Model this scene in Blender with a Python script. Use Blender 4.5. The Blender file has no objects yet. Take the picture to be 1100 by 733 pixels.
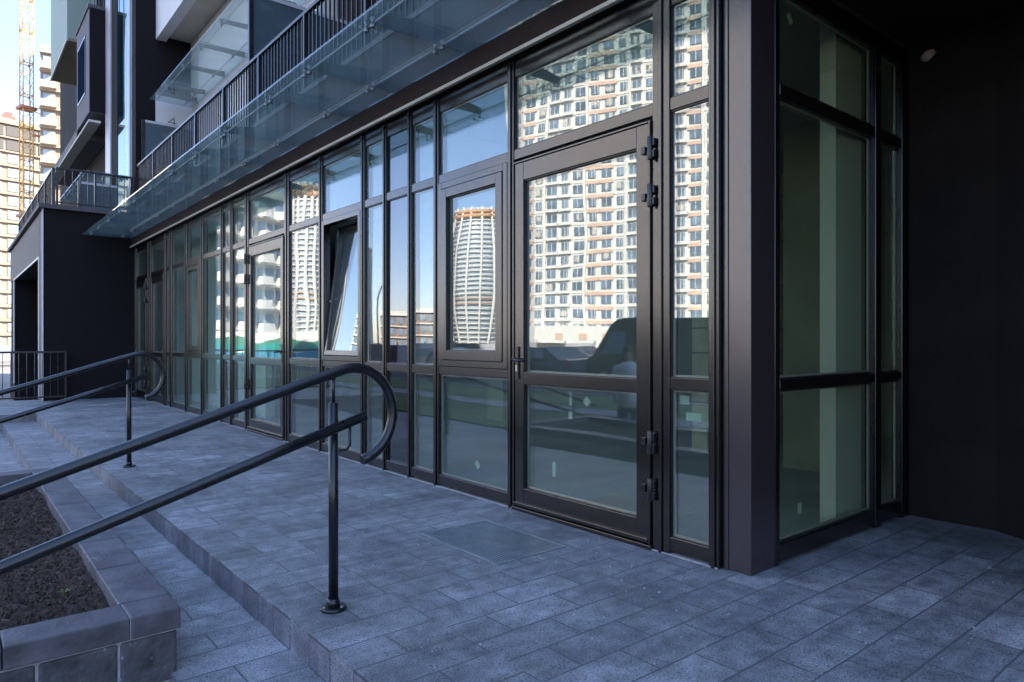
import bpy, bmesh, math, random
from mathutils import Vector, Matrix
random.seed(7)
PI = math.pi
S = bpy.context.scene
C = S.collection
# ------------------------------------------------------------------ camera, world, sun, exposure
YAW = math.atan2(608, 740)
cam_d = bpy.data.cameras.new('camera'); cam = bpy.data.objects.new('camera', cam_d); C.objects.link(cam)
cam_d.sensor_width = 36; cam_d.lens = 36*740/1100; cam_d.clip_start = .05; cam_d.clip_end = 3000
cam.location = (0, 0, 1.2); cam.rotation_euler = (PI/2, 0, PI/2-YAW)
S.camera = cam
SUN_EL, SHX, SHY = math.radians(35), .72, .694
w = bpy.data.worlds.new('World'); S.world = w; w.use_nodes = True
nt = w.node_tree
sky = nt.nodes.new('ShaderNodeTexSky'); sky.sky_type = 'NISHITA'; sky.sun_disc = False
sky.sun_elevation = SUN_EL; sky.sun_rotation = math.atan2(SHX, SHY)
sky.air_density = .9; sky.dust_density = .4; sky.ozone_density = 2.5
bg = nt.nodes['Background']; bg.inputs['Strength'].default_value = .15
# sky multiplied darker and slightly lilac towards the horizon to hold down its brightness
tcw = nt.nodes.new('ShaderNodeTexCoord'); spw = nt.nodes.new('ShaderNodeSeparateXYZ'); rw = nt.nodes.new('ShaderNodeValToRGB'); mw = nt.nodes.new('ShaderNodeMixRGB'); mw.blend_type = 'MULTIPLY'; mw.inputs[0].default_value = 1
nt.links.new(tcw.outputs['Generated'], spw.inputs[0]); nt.links.new(spw.outputs['Z'], rw.inputs[0])
e_ = rw.color_ramp.elements; e_[0].position = .0; e_[0].color = (.52, .45, .485, 1); e_[1].position = .75; e_[1].color = (1, 1, 1, 1)
k_ = e_.new(.35); k_.color = (.62, .565, .585, 1)
nt.links.new(sky.outputs[0], mw.inputs[1]); nt.links.new(rw.outputs[0], mw.inputs[2]); nt.links.new(mw.outputs[0], bg.inputs['Color'])
sl = bpy.data.lights.new('sun', 'SUN'); so = bpy.data.objects.new('sun', sl); C.objects.link(so)
sl.energy = 3.0; sl.angle = math.radians(.53); sl.color = (1, .90, .76)
so.rotation_euler = Vector((SHX*math.cos(SUN_EL), SHY*math.cos(SUN_EL), math.sin(SUN_EL))).to_track_quat('Z', 'Y').to_euler()
so.location = (0, 0, 60)
S.view_settings.view_transform = 'Standard'; S.view_settings.look = 'None'
S.view_settings.exposure = 2.75; S.view_settings.gamma = 1
S.cycles.max_bounces = 12; S.cycles.transparent_max_bounces = 40; S.cycles.glossy_bounces = 6
S.cycles.caustics_reflective = False; S.cycles.sample_clamp_indirect = 6

# ------------------------------------------------------------------ materials
def node(t, typ, **kw):
    n = t.nodes.new('ShaderNode'+typ)
    for k, v in kw.items(): setattr(n, k, v)
    return n
def mat(name, col, rough=.6, metal=0, var=.0, vscale=3, bump=0, bscale=80, spec=.5, speck=None, coat=0):
    """principled material with object-space noise variation, bump grain and optional specks"""
    m = bpy.data.materials.new(name); m.use_nodes = True
    t = m.node_tree; b = t.nodes['Principled BSDF']; L = t.links.new
    b.inputs['Base Color'].default_value = (*col, 1); b.inputs['Roughness'].default_value = rough
    b.inputs['Metallic'].default_value = metal; b.inputs['Specular IOR Level'].default_value = spec
    b.inputs['Coat Weight'].default_value = coat
    tc = node(t, 'TexCoord')
    src = None
    if var:
        n = node(t, 'TexNoise'); n.inputs['Scale'].default_value = vscale; n.inputs['Detail'].default_value = 6
        L(tc.outputs['Object'], n.inputs['Vector'])
        r = node(t, 'ValToRGB'); r.color_ramp.elements[0].position = .3; r.color_ramp.elements[1].position = .7
        r.color_ramp.elements[0].color = (*[c*(1-var) for c in col], 1); r.color_ramp.elements[1].color = (*[min(1, c*(1+var)) for c in col], 1)
        L(n.outputs['Fac'], r.inputs[0]); src = r.outputs[0]
        rr = node(t, 'MapRange'); rr.inputs['To Min'].default_value = max(.05, rough-.12); rr.inputs['To Max'].default_value = min(1, rough+.12)
        L(n.outputs['Fac'], rr.inputs['Value']); L(rr.outputs[0], b.inputs['Roughness'])
    if speck:
        v = node(t, 'TexNoise'); v.inputs['Scale'].default_value = speck[1]; v.inputs['Detail'].default_value = 7; v.inputs['Roughness'].default_value = .7
        L(tc.outputs['Object'], v.inputs['Vector'])
        r = node(t, 'ValToRGB'); r.color_ramp.elements[0].position = speck[2]; r.color_ramp.elements[1].position = speck[2]+.05
        r.color_ramp.elements[0].color = (0, 0, 0, 1); r.color_ramp.elements[1].color = (1, 1, 1, 1)
        L(v.outputs['Fac'], r.inputs[0])
        mx = node(t, 'MixRGB'); L(r.outputs[0], mx.inputs[0])
        if src: L(src, mx.inputs[1])
        else: mx.inputs[1].default_value = (*col, 1)
        mx.inputs[2].default_value = (*speck[0], 1); src = mx.outputs[0]
    if src: L(src, b.inputs['Base Color'])
    if bump:
        n = node(t, 'TexNoise'); n.inputs['Scale'].default_value = bscale; n.inputs['Detail'].default_value = 4
        L(tc.outputs['Object'], n.inputs['Vector'])
        bp = node(t, 'Bump'); bp.inputs['Distance'].default_value = bump; L(n.outputs['Fac'], bp.inputs['Height'])
        L(bp.outputs[0], b.inputs['Normal'])
    return m
def glass(name, tint, r0, wave=.0, wscale=1.2, rough=0):
    m = bpy.data.materials.new(name); m.use_nodes = True
    t = m.node_tree; t.nodes.clear(); L = t.links.new
    out = node(t, 'OutputMaterial'); mx = node(t, 'MixShader'); tr = node(t, 'BsdfTransparent'); gl = node(t, 'BsdfGlossy')
    tr.inputs[0].default_value = (*tint, 1); gl.inputs['Color'].default_value = (.96, .985, 1, 1); gl.inputs['Roughness'].default_value = rough
    lw = node(t, 'LayerWeight'); lw.inputs[0].default_value = .5
    pw = node(t, 'Math', operation='POWER'); pw.inputs[1].default_value = 6.0
    L(lw.outputs['Facing'], pw.inputs[0])
    mr = node(t, 'MapRange'); mr.inputs['To Min'].default_value = r0; mr.inputs['To Max'].default_value = .95
    L(pw.outputs[0], mr.inputs['Value']); L(mr.outputs[0], mx.inputs[0]); L(tr.outputs[0], mx.inputs[1]); L(gl.outputs[0], mx.inputs[2])
    L(mx.outputs[0], out.inputs[0])
    if wave:
        tc = node(t, 'TexCoord'); oi = node(t, 'ObjectInfo'); ad = node(t, 'VectorMath', operation='MULTIPLY_ADD')
        cb = node(t, 'CombineXYZ'); L(oi.outputs['Random'], cb.inputs[0]); L(oi.outputs['Random'], cb.inputs[2])
        L(cb.outputs[0], ad.inputs[0]); ad.inputs[1].default_value = (37, 0, 53); L(tc.outputs['Object'], ad.inputs[2])
        n = node(t, 'TexNoise'); n.inputs['Scale'].default_value = wscale; n.inputs['Detail'].default_value = 1.2; n.inputs['Roughness'].default_value = .35
        L(ad.outputs[0], n.inputs['Vector'])
        bp = node(t, 'Bump'); bp.inputs['Distance'].default_value = wave; L(n.outputs['Fac'], bp.inputs['Height']); L(bp.outputs[0], gl.inputs['Normal'])
    return m
def paver(name, c1, c2, joint, bw, rh, ox=0, oy=0, face='top', rough=.6):
    m = bpy.data.materials.new(name); m.use_nodes = True
    t = m.node_tree; b = t.nodes['Principled BSDF']; L = t.links.new
    tc = node(t, 'TexCoord'); sp = node(t, 'SeparateXYZ'); L(tc.outputs['Object'], sp.inputs[0])
    cb = node(t, 'CombineXYZ')
    L(sp.outputs['Y' if face == 'top' else 'Z'], cb.inputs[0]); L(sp.outputs['X'], cb.inputs[1])
    mp = node(t, 'Mapping'); mp.inputs['Location'].default_value = (ox, oy, 0); L(cb.outputs[0], mp.inputs[0])
    # a little wander so that joints are not ruler-straight
    wn = node(t, 'TexNoise'); wn.inputs['Scale'].default_value = 9; L(tc.outputs['Object'], wn.inputs['Vector'])
    wa = node(t, 'VectorMath', operation='MULTIPLY_ADD'); L(wn.outputs['Color'], wa.inputs[0]); wa.inputs[1].default_value = (.007, .007, 0); L(mp.outputs[0], wa.inputs[2])
    br = node(t, 'TexBrick'); L(wa.outputs[0], br.inputs['Vector'])
    br.inputs['Color1'].default_value = (0, 0, 0, 1); br.inputs['Color2'].default_value = (1, 1, 1, 1); br.inputs['Mortar'].default_value = (.5, .5, .5, 1)
    br.inputs['Scale'].default_value = 1; br.inputs['Brick Width'].default_value = bw; br.inputs['Row Height'].default_value = rh
    br.inputs['Mortar Size'].default_value = .0038; br.inputs['Mortar Smooth'].default_value = .3; br.offset = .5
    r = node(t, 'ValToRGB'); e = r.color_ramp.elements
    e[0].position = 0; e[0].color = (*c1, 1); e[1].position = 1; e[1].color = (*c2, 1)
    k = e.new(.72); k.color = (*[a*.72+bb*.28 for a, bb in zip(c1, c2)], 1)
    L(br.outputs['Color'], r.inputs[0])
    # dust blotches
    n = node(t, 'TexNoise'); n.inputs['Scale'].default_value = 1.7; n.inputs['Detail'].default_value = 8; n.inputs['Roughness'].default_value = .65; L(tc.outputs['Object'], n.inputs['Vector'])
    st = node(t, 'Mapping'); st.inputs['Scale'].default_value = (16, 4, 3); L(tc.outputs['Object'], st.inputs[0])
    n2 = node(t, 'TexNoise'); n2.inputs['Scale'].default_value = 1; n2.inputs['Detail'].default_value = 5; L(st.outputs[0], n2.inputs['Vector'])
    av = node(t, 'Math', operation='MULTIPLY_ADD'); L(n2.outputs['Fac'], av.inputs[0]); av.inputs[1].default_value = .35; L(n.outputs['Fac'], av.inputs[2])
    dr = node(t, 'MapRange'); dr.inputs['From Min'].default_value = .50; dr.inputs['From Max'].default_value = .84; dr.inputs['To Min'].default_value = .6; dr.inputs['To Max'].default_value = 1.5
    L(av.outputs[0], dr.inputs['Value'])
    hs = node(t, 'VectorMath', operation='SCALE'); L(r.outputs[0], hs.inputs[0]); L(dr.outputs[0], hs.inputs['Scale'])
    # aggregate grain, dark pits and pale chips
    g = node(t, 'TexNoise'); g.inputs['Scale'].default_value = 130; g.inputs['Detail'].default_value = 3; L(tc.outputs['Object'], g.inputs['Vector'])
    gr = node(t, 'MapRange'); gr.inputs['From Min'].default_value = .3; gr.inputs['From Max'].default_value = .7; gr.inputs['To Min'].default_value = .5; gr.inputs['To Max'].default_value = 1.5; L(g.outputs['Fac'], gr.inputs['Value'])
    hs2 = node(t, 'VectorMath', operation='SCALE'); L(hs.outputs[0], hs2.inputs[0]); L(gr.outputs[0], hs2.inputs['Scale'])
    vo = node(t, 'TexVoronoi'); vo.inputs['Scale'].default_value = 46; L(tc.outputs['Object'], vo.inputs['Vector'])
    vr = node(t, 'MapRange'); vr.inputs['From Min'].default_value = .12; vr.inputs['From Max'].default_value = .24; vr.inputs['To Min'].default_value = .3; vr.inputs['To Max'].default_value = 1.0; L(vo.outputs['Distance'], vr.inputs['Value'])
    hs3 = node(t, 'VectorMath', operation='SCALE'); L(hs2.outputs[0], hs3.inputs[0]); L(vr.outputs[0], hs3.inputs['Scale'])
    b2 = node(t, 'TexBrick'); L(wa.outputs[0], b2.inputs['Vector']); b2.offset = .5
    b2.inputs['Scale'].default_value = 1; b2.inputs['Brick Width'].default_value = bw; b2.inputs['Row Height'].default_value = rh
    b2.inputs['Mortar Size'].default_value = .02; b2.inputs['Mortar Smooth'].default_value = 1.0
    n4 = node(t, 'TexNoise'); n4.inputs['Scale'].default_value = 11; n4.inputs['Detail'].default_value = 5; L(tc.outputs['Object'], n4.inputs['Vector'])
    gm = node(t, 'Math', operation='MULTIPLY'); L(b2.outputs['Fac'], gm.inputs[0]); L(n4.outputs['Fac'], gm.inputs[1])
    g2 = node(t, 'MapRange'); g2.inputs['From Min'].default_value = .36; g2.inputs['From Max'].default_value = .68; g2.inputs['To Min'].default_value = 1.0; g2.inputs['To Max'].default_value = .62; L(gm.outputs[0], g2.inputs['Value'])
    g3 = node(t, 'MapRange'); g3.inputs['From Min'].default_value = .3; g3.inputs['From Max'].default_value = .7; g3.inputs['To Min'].default_value = .74; g3.inputs['To Max'].default_value = 1.24; L(n4.outputs['Fac'], g3.inputs['Value'])
    gx = node(t, 'Math', operation='MULTIPLY'); L(g2.outputs[0], gx.inputs[0]); L(g3.outputs[0], gx.inputs[1])
    hs4 = node(t, 'VectorMath', operation='SCALE'); L(hs3.outputs[0], hs4.inputs[0]); L(gx.outputs[0], hs4.inputs['Scale']); hs3 = hs4
    mj = node(t, 'MixRGB'); L(br.outputs['Fac'], mj.inputs[0]); L(hs3.outputs[0], mj.inputs[1]); mj.inputs[2].default_value = (*joint, 1)
    L(mj.outputs[0], b.inputs['Base Color'])
    rg = node(t, 'MapRange'); rg.inputs['To Min'].default_value = rough-.2; rg.inputs['To Max'].default_value = rough+.2; L(n.outputs['Fac'], rg.inputs['Value']); L(rg.outputs[0], b.inputs['Roughness'])
    sb = node(t, 'Math', operation='MULTIPLY_ADD'); L(br.outputs['Fac'], sb.inputs[0]); sb.inputs[1].default_value = -1.5; L(g.outputs['Fac'], sb.inputs[2])
    bp = node(t, 'Bump'); bp.inputs['Distance'].default_value = .002; bp.inputs['Strength'].default_value = .8; L(sb.outputs[0], bp.inputs['Height']); L(bp.outputs[0], b.inputs['Normal'])
    return m
M = dict(
    frame=mat('dark bronze frame paint', (.0065, .0045, .0038), .2, spec=.85, bump=.00015, bscale=30),
    black=mat('black enamel', (.010, .010, .012), .3, var=.2, vscale=8, bump=.0003, bscale=60),
    rail=mat('black railing paint', (.008, .0085, .010), .3, var=.15, vscale=14, bump=.0006, bscale=45),
    column=mat('brown grey satin column paint', (.030, .022, .024), .24, spec=.9, bump=.0004, bscale=9),
    stucco=mat('near black stucco', (.018, .0138, .0122), .9, spec=.2, var=.35, vscale=2, bump=.008, bscale=110, speck=((.045, .04, .036), 75, .62)),
    stucco_brown=mat('brown stucco', (.034, .018, .012), .85, spec=.2, var=.25, vscale=3, bump=.004, bscale=120),
    block=mat('dark charcoal plaster', (.0085, .0068, .0078), .85, spec=.2, var=.2, vscale=1.2, bump=.003, bscale=90),
    mauve=mat('dark mauve cladding', (.07, .06, .063), .7, var=.12, vscale=2),
    strip=mat('beige metal drip strip', (.5, .42, .33), .45, var=.1),
    trim=mat('pale grey metal trim', (.42, .42, .45), .4, var=.1),
    white=mat('white render', (.62, .6, .6), .85, var=.06, vscale=1.5, bump=.002, bscale=90),
    cream=mat('cream render', (.5, .46, .41), .85, var=.08, vscale=1.5),
    sage=mat('sage green cladding', (.26, .32, .27), .7, var=.06, vscale=1),
    concrete=mat('raw concrete', (.27, .255, .21), .85, var=.22, vscale=1.3, bump=.003, bscale=30),
    conc_dark=mat('dusty concrete floor', (.36, .36, .34), .8, var=.25, vscale=1.1),
    ibrick=mat('aerated block', (.62, .52, .38), .9, var=.15, vscale=6, bump=.003, bscale=60),
    mortar=mat('pale mortar', (.3, .29, .28), .95, var=.2, vscale=20, bump=.003, bscale=120),
    coping=mat('blue grey coping stone', (.088, .078, .088), .6, var=.5, vscale=7, bump=.003, bscale=60, speck=((.2, .2, .21), 9, .63)),
    stone=mat('rough grey stone block', (.065, .062, .066), .85, var=.5, vscale=9, bump=.014, bscale=28, speck=((.34, .33, .33), 22, .62)),
    soil=mat('dark planting soil', (.036, .021, .012), .95, var=.6, vscale=30, bump=.012, bscale=90),
    clod=mat('soil clods', (.044, .028, .017), .95, var=.5, vscale=40),
    straw=mat('dry straw', (.22, .17, .1), .8),
    leaf=mat('small weed leaf', (.09, .11, .03), .6),
    chip=mat('pale mortar crumbs', (.33, .32, .31), .9),
    screen=mat('blue grey screen panel', (.06, .085, .10), .25, var=.08),
    grate=mat('galvanised grating', (.26, .30, .32), .4, metal=.6, var=.2, vscale=10),
    pit=mat('pit shade colour', (.06, .07, .08), .9),
    spacer=mat('aluminium spacer', (.30, .28, .23), .5, metal=.2),
    plaster=mat('white inner plaster', (.75, .75, .72), .9, var=.05),
    darkpane=mat('dark blue window pane', (.012, .018, .035), .5, spec=0.0),
    sticker=mat('pale sticker paper', (.5, .55, .45), .7),
    steel=mat('stainless fitting', (.35, .35, .36), .3, metal=.8),
    fin=mat('dark blue grey fin paint', (.010, .012, .014), .4),
    glass_front=glass('coated shopfront glass', (.84, .92, .87), .15, .0032, 1.0),
    glass_ret=glass('return glass', (.80, .85, .75), .07, .002, 1.0),
    glass_spandrel=glass('smoked spandrel glass', (.22, .22, .26), .17, .003, 1.0),
    glass_can=glass('green edged canopy glass', (.82, .90, .90), .11),
    glass_teal=glass('teal tinted glass', (.2, .5, .55), .2, .002, 1.0),
    asphalt=mat('asphalt', (.05, .05, .052), .9, var=.2, vscale=.5, bump=.004, bscale=60),
    ground=mat('dry city ground', (.16, .14, .12), .95, var=.3, vscale=.05),
    grass=mat('lawn', (.09, .125, .045), .9, var=.45, vscale=.9, bump=.03, bscale=30),
    tile=mat('footpath paving', (.2, .2, .21), .8, var=.15, vscale=2),
    paint=mat('road paint', (.7, .7, .7), .7),
    aptwin=mat('sky toned window glass', (.15, .20, .27), .3, var=.45, vscale=.35, spec=.3),  # bluish base colour carries the sky reflected in the panes
    cream2=mat('weathered cream balcony', (.34, .29, .23), .85, var=.08, vscale=.3),  # white balconies toned down to cream against the strong sun
    eggwin=mat('pale lattice glazing', (.42, .48, .55), .3),
    wwall=mat('white building panel', (.72, .7, .66), .8, var=.05, vscale=.2),
    orange=mat('apricot panel', (.66, .46, .36), .8, var=.1, vscale=.2),
    bandorange=mat('orange crown band', (.58, .34, .20), .7, var=.15, vscale=.1),
    win=mat('sky toned far glass', (.24, .32, .42), .2, var=.4, vscale=.4, spec=.4),  # pale blue base colour stands in for reflected sky
    hole=mat('open storey shade', (.08, .075, .07), .9),  # dark colour stands for the shade inside the open storeys
    rawlit=mat('construction concrete', (.24, .19, .14), .9, var=.12, vscale=.2),
    brick=mat('red brown brick', (.36, .25, .19), .9, var=.2, vscale=.8),
    crane=mat('crane yellow', (.62, .33, .06), .5, var=.2, vscale=.4),
    craner=mat('crane rust band', (.3, .12, .05), .6),
    redp=mat('red cabin paint', (.45, .08, .06), .5),
    teal=mat('teal wave print', (.02, .25, .22), .6), blue=mat('blue wave print', (.04, .22, .36), .6), green=mat('green wave print', (.07, .22, .14), .6),
    vanp=mat('dark van paint', (.05, .06, .045), .25, coat=.5), carp=mat('dark blue car paint', (.02, .035, .07), .25, coat=.5), carw=mat('silver car paint', (.4, .4, .42), .3, metal=.4),
    tyre=mat('tyre rubber', (.015, .015, .015), .9), lampred=mat('tail lamp', (.35, .02, .02), .2), lampw=mat('head lamp', (.7, .7, .7), .15),
    skin=mat('skin', (.5, .32, .24), .55), hair=mat('dark brown hair', (.03, .018, .012), .5), jacket=mat('white jacket cloth', (.72, .74, .78), .8), jeans=mat('dark trousers', (.03, .035, .05), .85), shoe=mat('shoes', (.05, .05, .05), .6),
    digit=mat('dark house number', (.03, .03, .03), .5),
    foam=mat('dried mounting foam', (.5, .40, .32), .9, var=.15, vscale=30, bump=.004, bscale=60),
)
def dusty(m, col, amt):
    t = m.node_tree; L = t.links.new; out = [n for n in t.nodes if n.type == 'OUTPUT_MATERIAL'][0]; old = out.inputs[0].links[0].from_socket
    mx = node(t, 'MixShader'); tl = node(t, 'BsdfTranslucent'); df = node(t, 'BsdfDiffuse'); ad = node(t, 'MixShader')
    tl.inputs[0].default_value = (*col, 1); df.inputs[0].default_value = (*col, 1); L(tl.outputs[0], ad.inputs[1]); L(df.outputs[0], ad.inputs[2])
    tc = node(t, 'TexCoord'); n = node(t, 'TexNoise'); n.inputs['Scale'].default_value = 2.5; n.inputs['Detail'].default_value = 6; L(tc.outputs['Object'], n.inputs['Vector'])
    mr = node(t, 'MapRange'); mr.inputs['To Min'].default_value = amt*.4; mr.inputs['To Max'].default_value = amt*1.6; L(n.outputs['Fac'], mr.inputs['Value'])
    L(mr.outputs[0], mx.inputs[0]); L(old, mx.inputs[1]); L(ad.outputs[0], mx.inputs[2]); L(mx.outputs[0], out.inputs[0])
dusty(M['glass_can'], (.5, .57, .53), .15)
dusty(M['glass_front'], (.52, .58, .55), .05)
dusty(M['glass_ret'], (.5, .54, .46), .022)
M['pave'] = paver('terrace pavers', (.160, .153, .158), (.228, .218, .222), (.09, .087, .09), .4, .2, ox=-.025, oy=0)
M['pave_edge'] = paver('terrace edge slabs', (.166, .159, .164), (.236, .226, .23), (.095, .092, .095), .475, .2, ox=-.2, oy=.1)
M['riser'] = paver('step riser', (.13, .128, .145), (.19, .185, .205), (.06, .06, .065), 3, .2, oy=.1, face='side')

# ------------------------------------------------------------------ mesh helpers
class MB:
    def __init__(s): s.v = []; s.f = []; s.m = []; s.sm = []
    def add(s, vs, fs, m=0, smooth=False):
        o = len(s.v); s.v += [tuple(x) for x in vs]
        for f in fs: s.f.append([i+o for i in f]); s.m.append(m); s.sm.append(smooth)
        return s
    def box(s, x0, x1, y0, y1, z0, z1, m=0):
        if x0 > x1: x0, x1 = x1, x0
        if y0 > y1: y0, y1 = y1, y0
        if z0 > z1: z0, z1 = z1, z0
        vs = [(x, y, z) for z in (z0, z1) for y in (y0, y1) for x in (x0, x1)]
        return s.add(vs, [(0, 2, 3, 1), (4, 5, 7, 6), (0, 1, 5, 4), (2, 6, 7, 3), (0, 4, 6, 2), (1, 3, 7, 5)], m)
    def obox(s, c, ax, hx, hy, hz, m=0):
        """box about c; ax = 3 axis vectors"""
        a, b, d = [Vector(v) for v in ax]; c = Vector(c)
        vs = [c+a*(hx*i)+b*(hy*j)+d*(hz*k) for k in (-1, 1) for j in (-1, 1) for i in (-1, 1)]
        return s.add(vs, [(0, 2, 3, 1), (4, 5, 7, 6), (0, 1, 5, 4), (2, 6, 7, 3), (0, 4, 6, 2), (1, 3, 7, 5)], m)
    def tube(s, pts, r, n=12, m=0, cap=True):
        pts = [Vector(p) for p in pts]; rs = r if isinstance(r, (list, tuple)) else [r]*len(pts)
        base = len(s.v); up = None
        for i, p in enumerate(pts):
            d = ((pts[i+1]-p).normalized() if i < len(pts)-1 else Vector((0, 0, 0))) + ((p-pts[i-1]).normalized() if i else Vector((0, 0, 0)))
            d.normalize()
            if up is None: up = d.orthogonal().normalized()
            u = (up-d*up.dot(d)); u = u.normalized() if u.length > 1e-6 else d.orthogonal().normalized()
            up = u; v = d.cross(u)
            for k in range(n):
                a = 2*PI*k/n; s.v.append(tuple(p+(u*math.cos(a)+v*math.sin(a))*rs[i]))
        for i in range(len(pts)-1):
            for k in range(n):
                a, b = base+i*n+k, base+i*n+(k+1) % n
                s.f.append([a, b, b+n, a+n]); s.m.append(m); s.sm.append(True)
        if cap:
            s.f.append([base+k for k in range(n)][::-1]); s.m.append(m); s.sm.append(False)
            e = base+(len(pts)-1)*n; s.f.append([e+k for k in range(n)]); s.m.append(m); s.sm.append(False)
        return s
    def prism(s, poly, axis, a0, a1, m=0):
        """polygon in the plane across axis (0:x→(y,z), 1:y→(x,z), 2:z→(x,y)) extruded"""
        def P(p, a): return [(a, p[0], p[1]), (p[0], a, p[1]), (p[0], p[1], a)][axis]
        n = len(poly); vs = [P(p, a0) for p in poly]+[P(p, a1) for p in poly]
        fs = [list(range(n))[::-1], list(range(n, 2*n))]+[(i, (i+1) % n, (i+1) % n+n, i+n) for i in range(n)]
        return s.add(vs, fs, m)
    def build(s, name, mats, parent=None, bevel=0, loc=None):
        off = Vector((0, 0, 0)); p = parent
        while p is not None: off += p.location; p = p.parent
        if loc is not None: off = Vector(loc)
        me = bpy.data.meshes.new(name)
        me.from_pydata([Vector(v)-off for v in s.v], [], s.f)
        for m_ in (mats if isinstance(mats, (list, tuple)) else [mats]): me.materials.append(m_)
        me.polygons.foreach_set('material_index', s.m); me.polygons.foreach_set('use_smooth', s.sm)
        bm = bmesh.new(); bm.from_mesh(me); bmesh.ops.recalc_face_normals(bm, faces=bm.faces); bm.to_mesh(me); bm.free()
        me.update()
        o = bpy.data.objects.new(name, me); C.objects.link(o)
        if parent is not None: o.parent = parent
        elif loc is not None: o.location = loc
        if bevel:
            b = o.modifiers.new('bevel', 'BEVEL'); b.width = bevel; b.segments = 2; b.limit_method = 'ANGLE'; b.angle_limit = .6
        return o
def B(*a): return MB().box(*a)
def tag(o, label, cat, group=None, kind=None):
    o['label'] = label; o['category'] = cat
    if group: o['group'] = group
    if kind: o['kind'] = kind
    return o
def thing(name, label, cat, loc=(0, 0, 0), group=None):
    o = bpy.data.objects.new(name, None); C.objects.link(o); o.location = loc; o.empty_display_size = .2
    return tag(o, label, cat, group)
def struct(name, mb, m): o = mb.build(name, m); o['kind'] = 'structure'; return o
def copy_tree(o, parent=None):
    c = o.copy(); C.objects.link(c)
    if parent is not None: c.parent = parent
    for ch in list(o.children): copy_tree(ch, c)
    return c
# points seen mirrored in the shopfront: image column + distance along the view axis -> the real place in front of it
FW = (-math.cos(YAW), math.sin(YAW)); RT = (math.sin(YAW), math.cos(YAW)); YG = 3.17
def place(u, t): a = (u-550)/740; return Vector((t*(FW[0]+a*RT[0]), t*(FW[1]+a*RT[1])))
def seen(u, t): p = place(u, t); return Vector((p.x, 2*YG-p.y))
GZ = -.52

# ------------------------------------------------------------------ setting: ground, lawn, road, terrace, steps
struct('ground', MB().add([(-900, -900, GZ-.03), (900, -900, GZ-.03), (900, 900, GZ-.03), (-900, 900, GZ-.03)], [(0, 1, 2, 3)]), M['ground'])
struct('footpath', B(-60, 40, -2.2, -.18, GZ-.2, GZ), M['tile'])
struct('lawn', B(-45, 40, -9.2, -2.2, GZ-.3, GZ+.03), M['grass'])
struct('lawn_path', B(-45, 40, -5.9, -4.9, GZ-.3, GZ+.045), M['tile'])
struct('kerb', B(-60, 60, -9.45, -9.2, GZ-.3, GZ+.06), M['tile'])
struct('road', B(-120, 60, -19, -9.45, GZ-.3, GZ-.02), M['asphalt'])
rp = MB()
for i in range(14): rp.box(-62+i*6, -59+i*6, -14.3, -14.15, GZ-.019, GZ-.014)
struct('road_marking', rp, M['paint'])
XL, XR = -13.86, 14
struct('terrace', B(XL-3.2, XR, 1.625, 5.2, -.6, 0), M['pave'])
struct('terrace_edge', B(XL, XR, 1.15, 1.625, -.14, 0).box(XL-3.2, XL, -1.4, 1.625, -.6, 0), [M['pave_edge']])
st = MB()
for i in range(1, 4): st.box(XL, XR, 1.15-.45*i, 1.7-.45*i, -.7, -.13*i)
struct('stairs', st, M['pave_edge'])
rs = MB()
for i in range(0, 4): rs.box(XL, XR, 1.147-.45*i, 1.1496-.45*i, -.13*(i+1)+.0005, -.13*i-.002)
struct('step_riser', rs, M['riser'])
cr = MB()          # crumbs swept against the shopfront and scattered over the slabs
for i in range(900):
    x = random.uniform(-9, -.9); y = 1.2+1.95*random.random()**.8; 
    if x > -1.9: y = random.uniform(1.3, 4.6)
    r = random.choice((.0016, .002, .0025, .003, .0045, .006)); z = .0012
    a = random.random()*PI; c_, s_ = math.cos(a)*r, math.sin(a)*r
    cr.add([(x+c_, y+s_, 0), (x-s_, y+c_, 0), (x-c_*1.3, y-s_, 0), (x+s_, y-c_, 0), (x, y, r*.9)], [(0, 1, 4), (1, 2, 4), (2, 3, 4), (3, 0, 4), (3, 2, 1, 0)])
tag(cr.build('crumbs', M['chip']), 'pale mortar crumbs scattered over the terrace slabs', 'crumbs', kind='stuff')

# ------------------------------------------------------------------ our building: podium, upper floors, wings
bld = thing('apartment_building', 'dark apartment building with white upper walls above the glazed ground floor', 'building', (-9, 6, 0))
def part(name, mb, m, parent=bld, bevel=0): return mb.build(name, m, parent, bevel)
XF = -16.6      # far end of the shopfront
# fascia band over the shopfront and its beige drip strip
part('fascia', B(XF, 26, 3.07, 3.5, 3.235, 3.93), M['stucco_brown'])
part('drip_strip', B(XF, 26, 3.035, 3.068, 3.195, 3.222), M['strip'], bevel=.003)
part('terrace_slab', B(XF, 26, 3.055, 6.6, 3.932, 3.985), M['mauve'])
part('podium_roof', B(XF, -1.9, 3.52, 9.4, 3.3, 3.92), M['concrete'])
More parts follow.
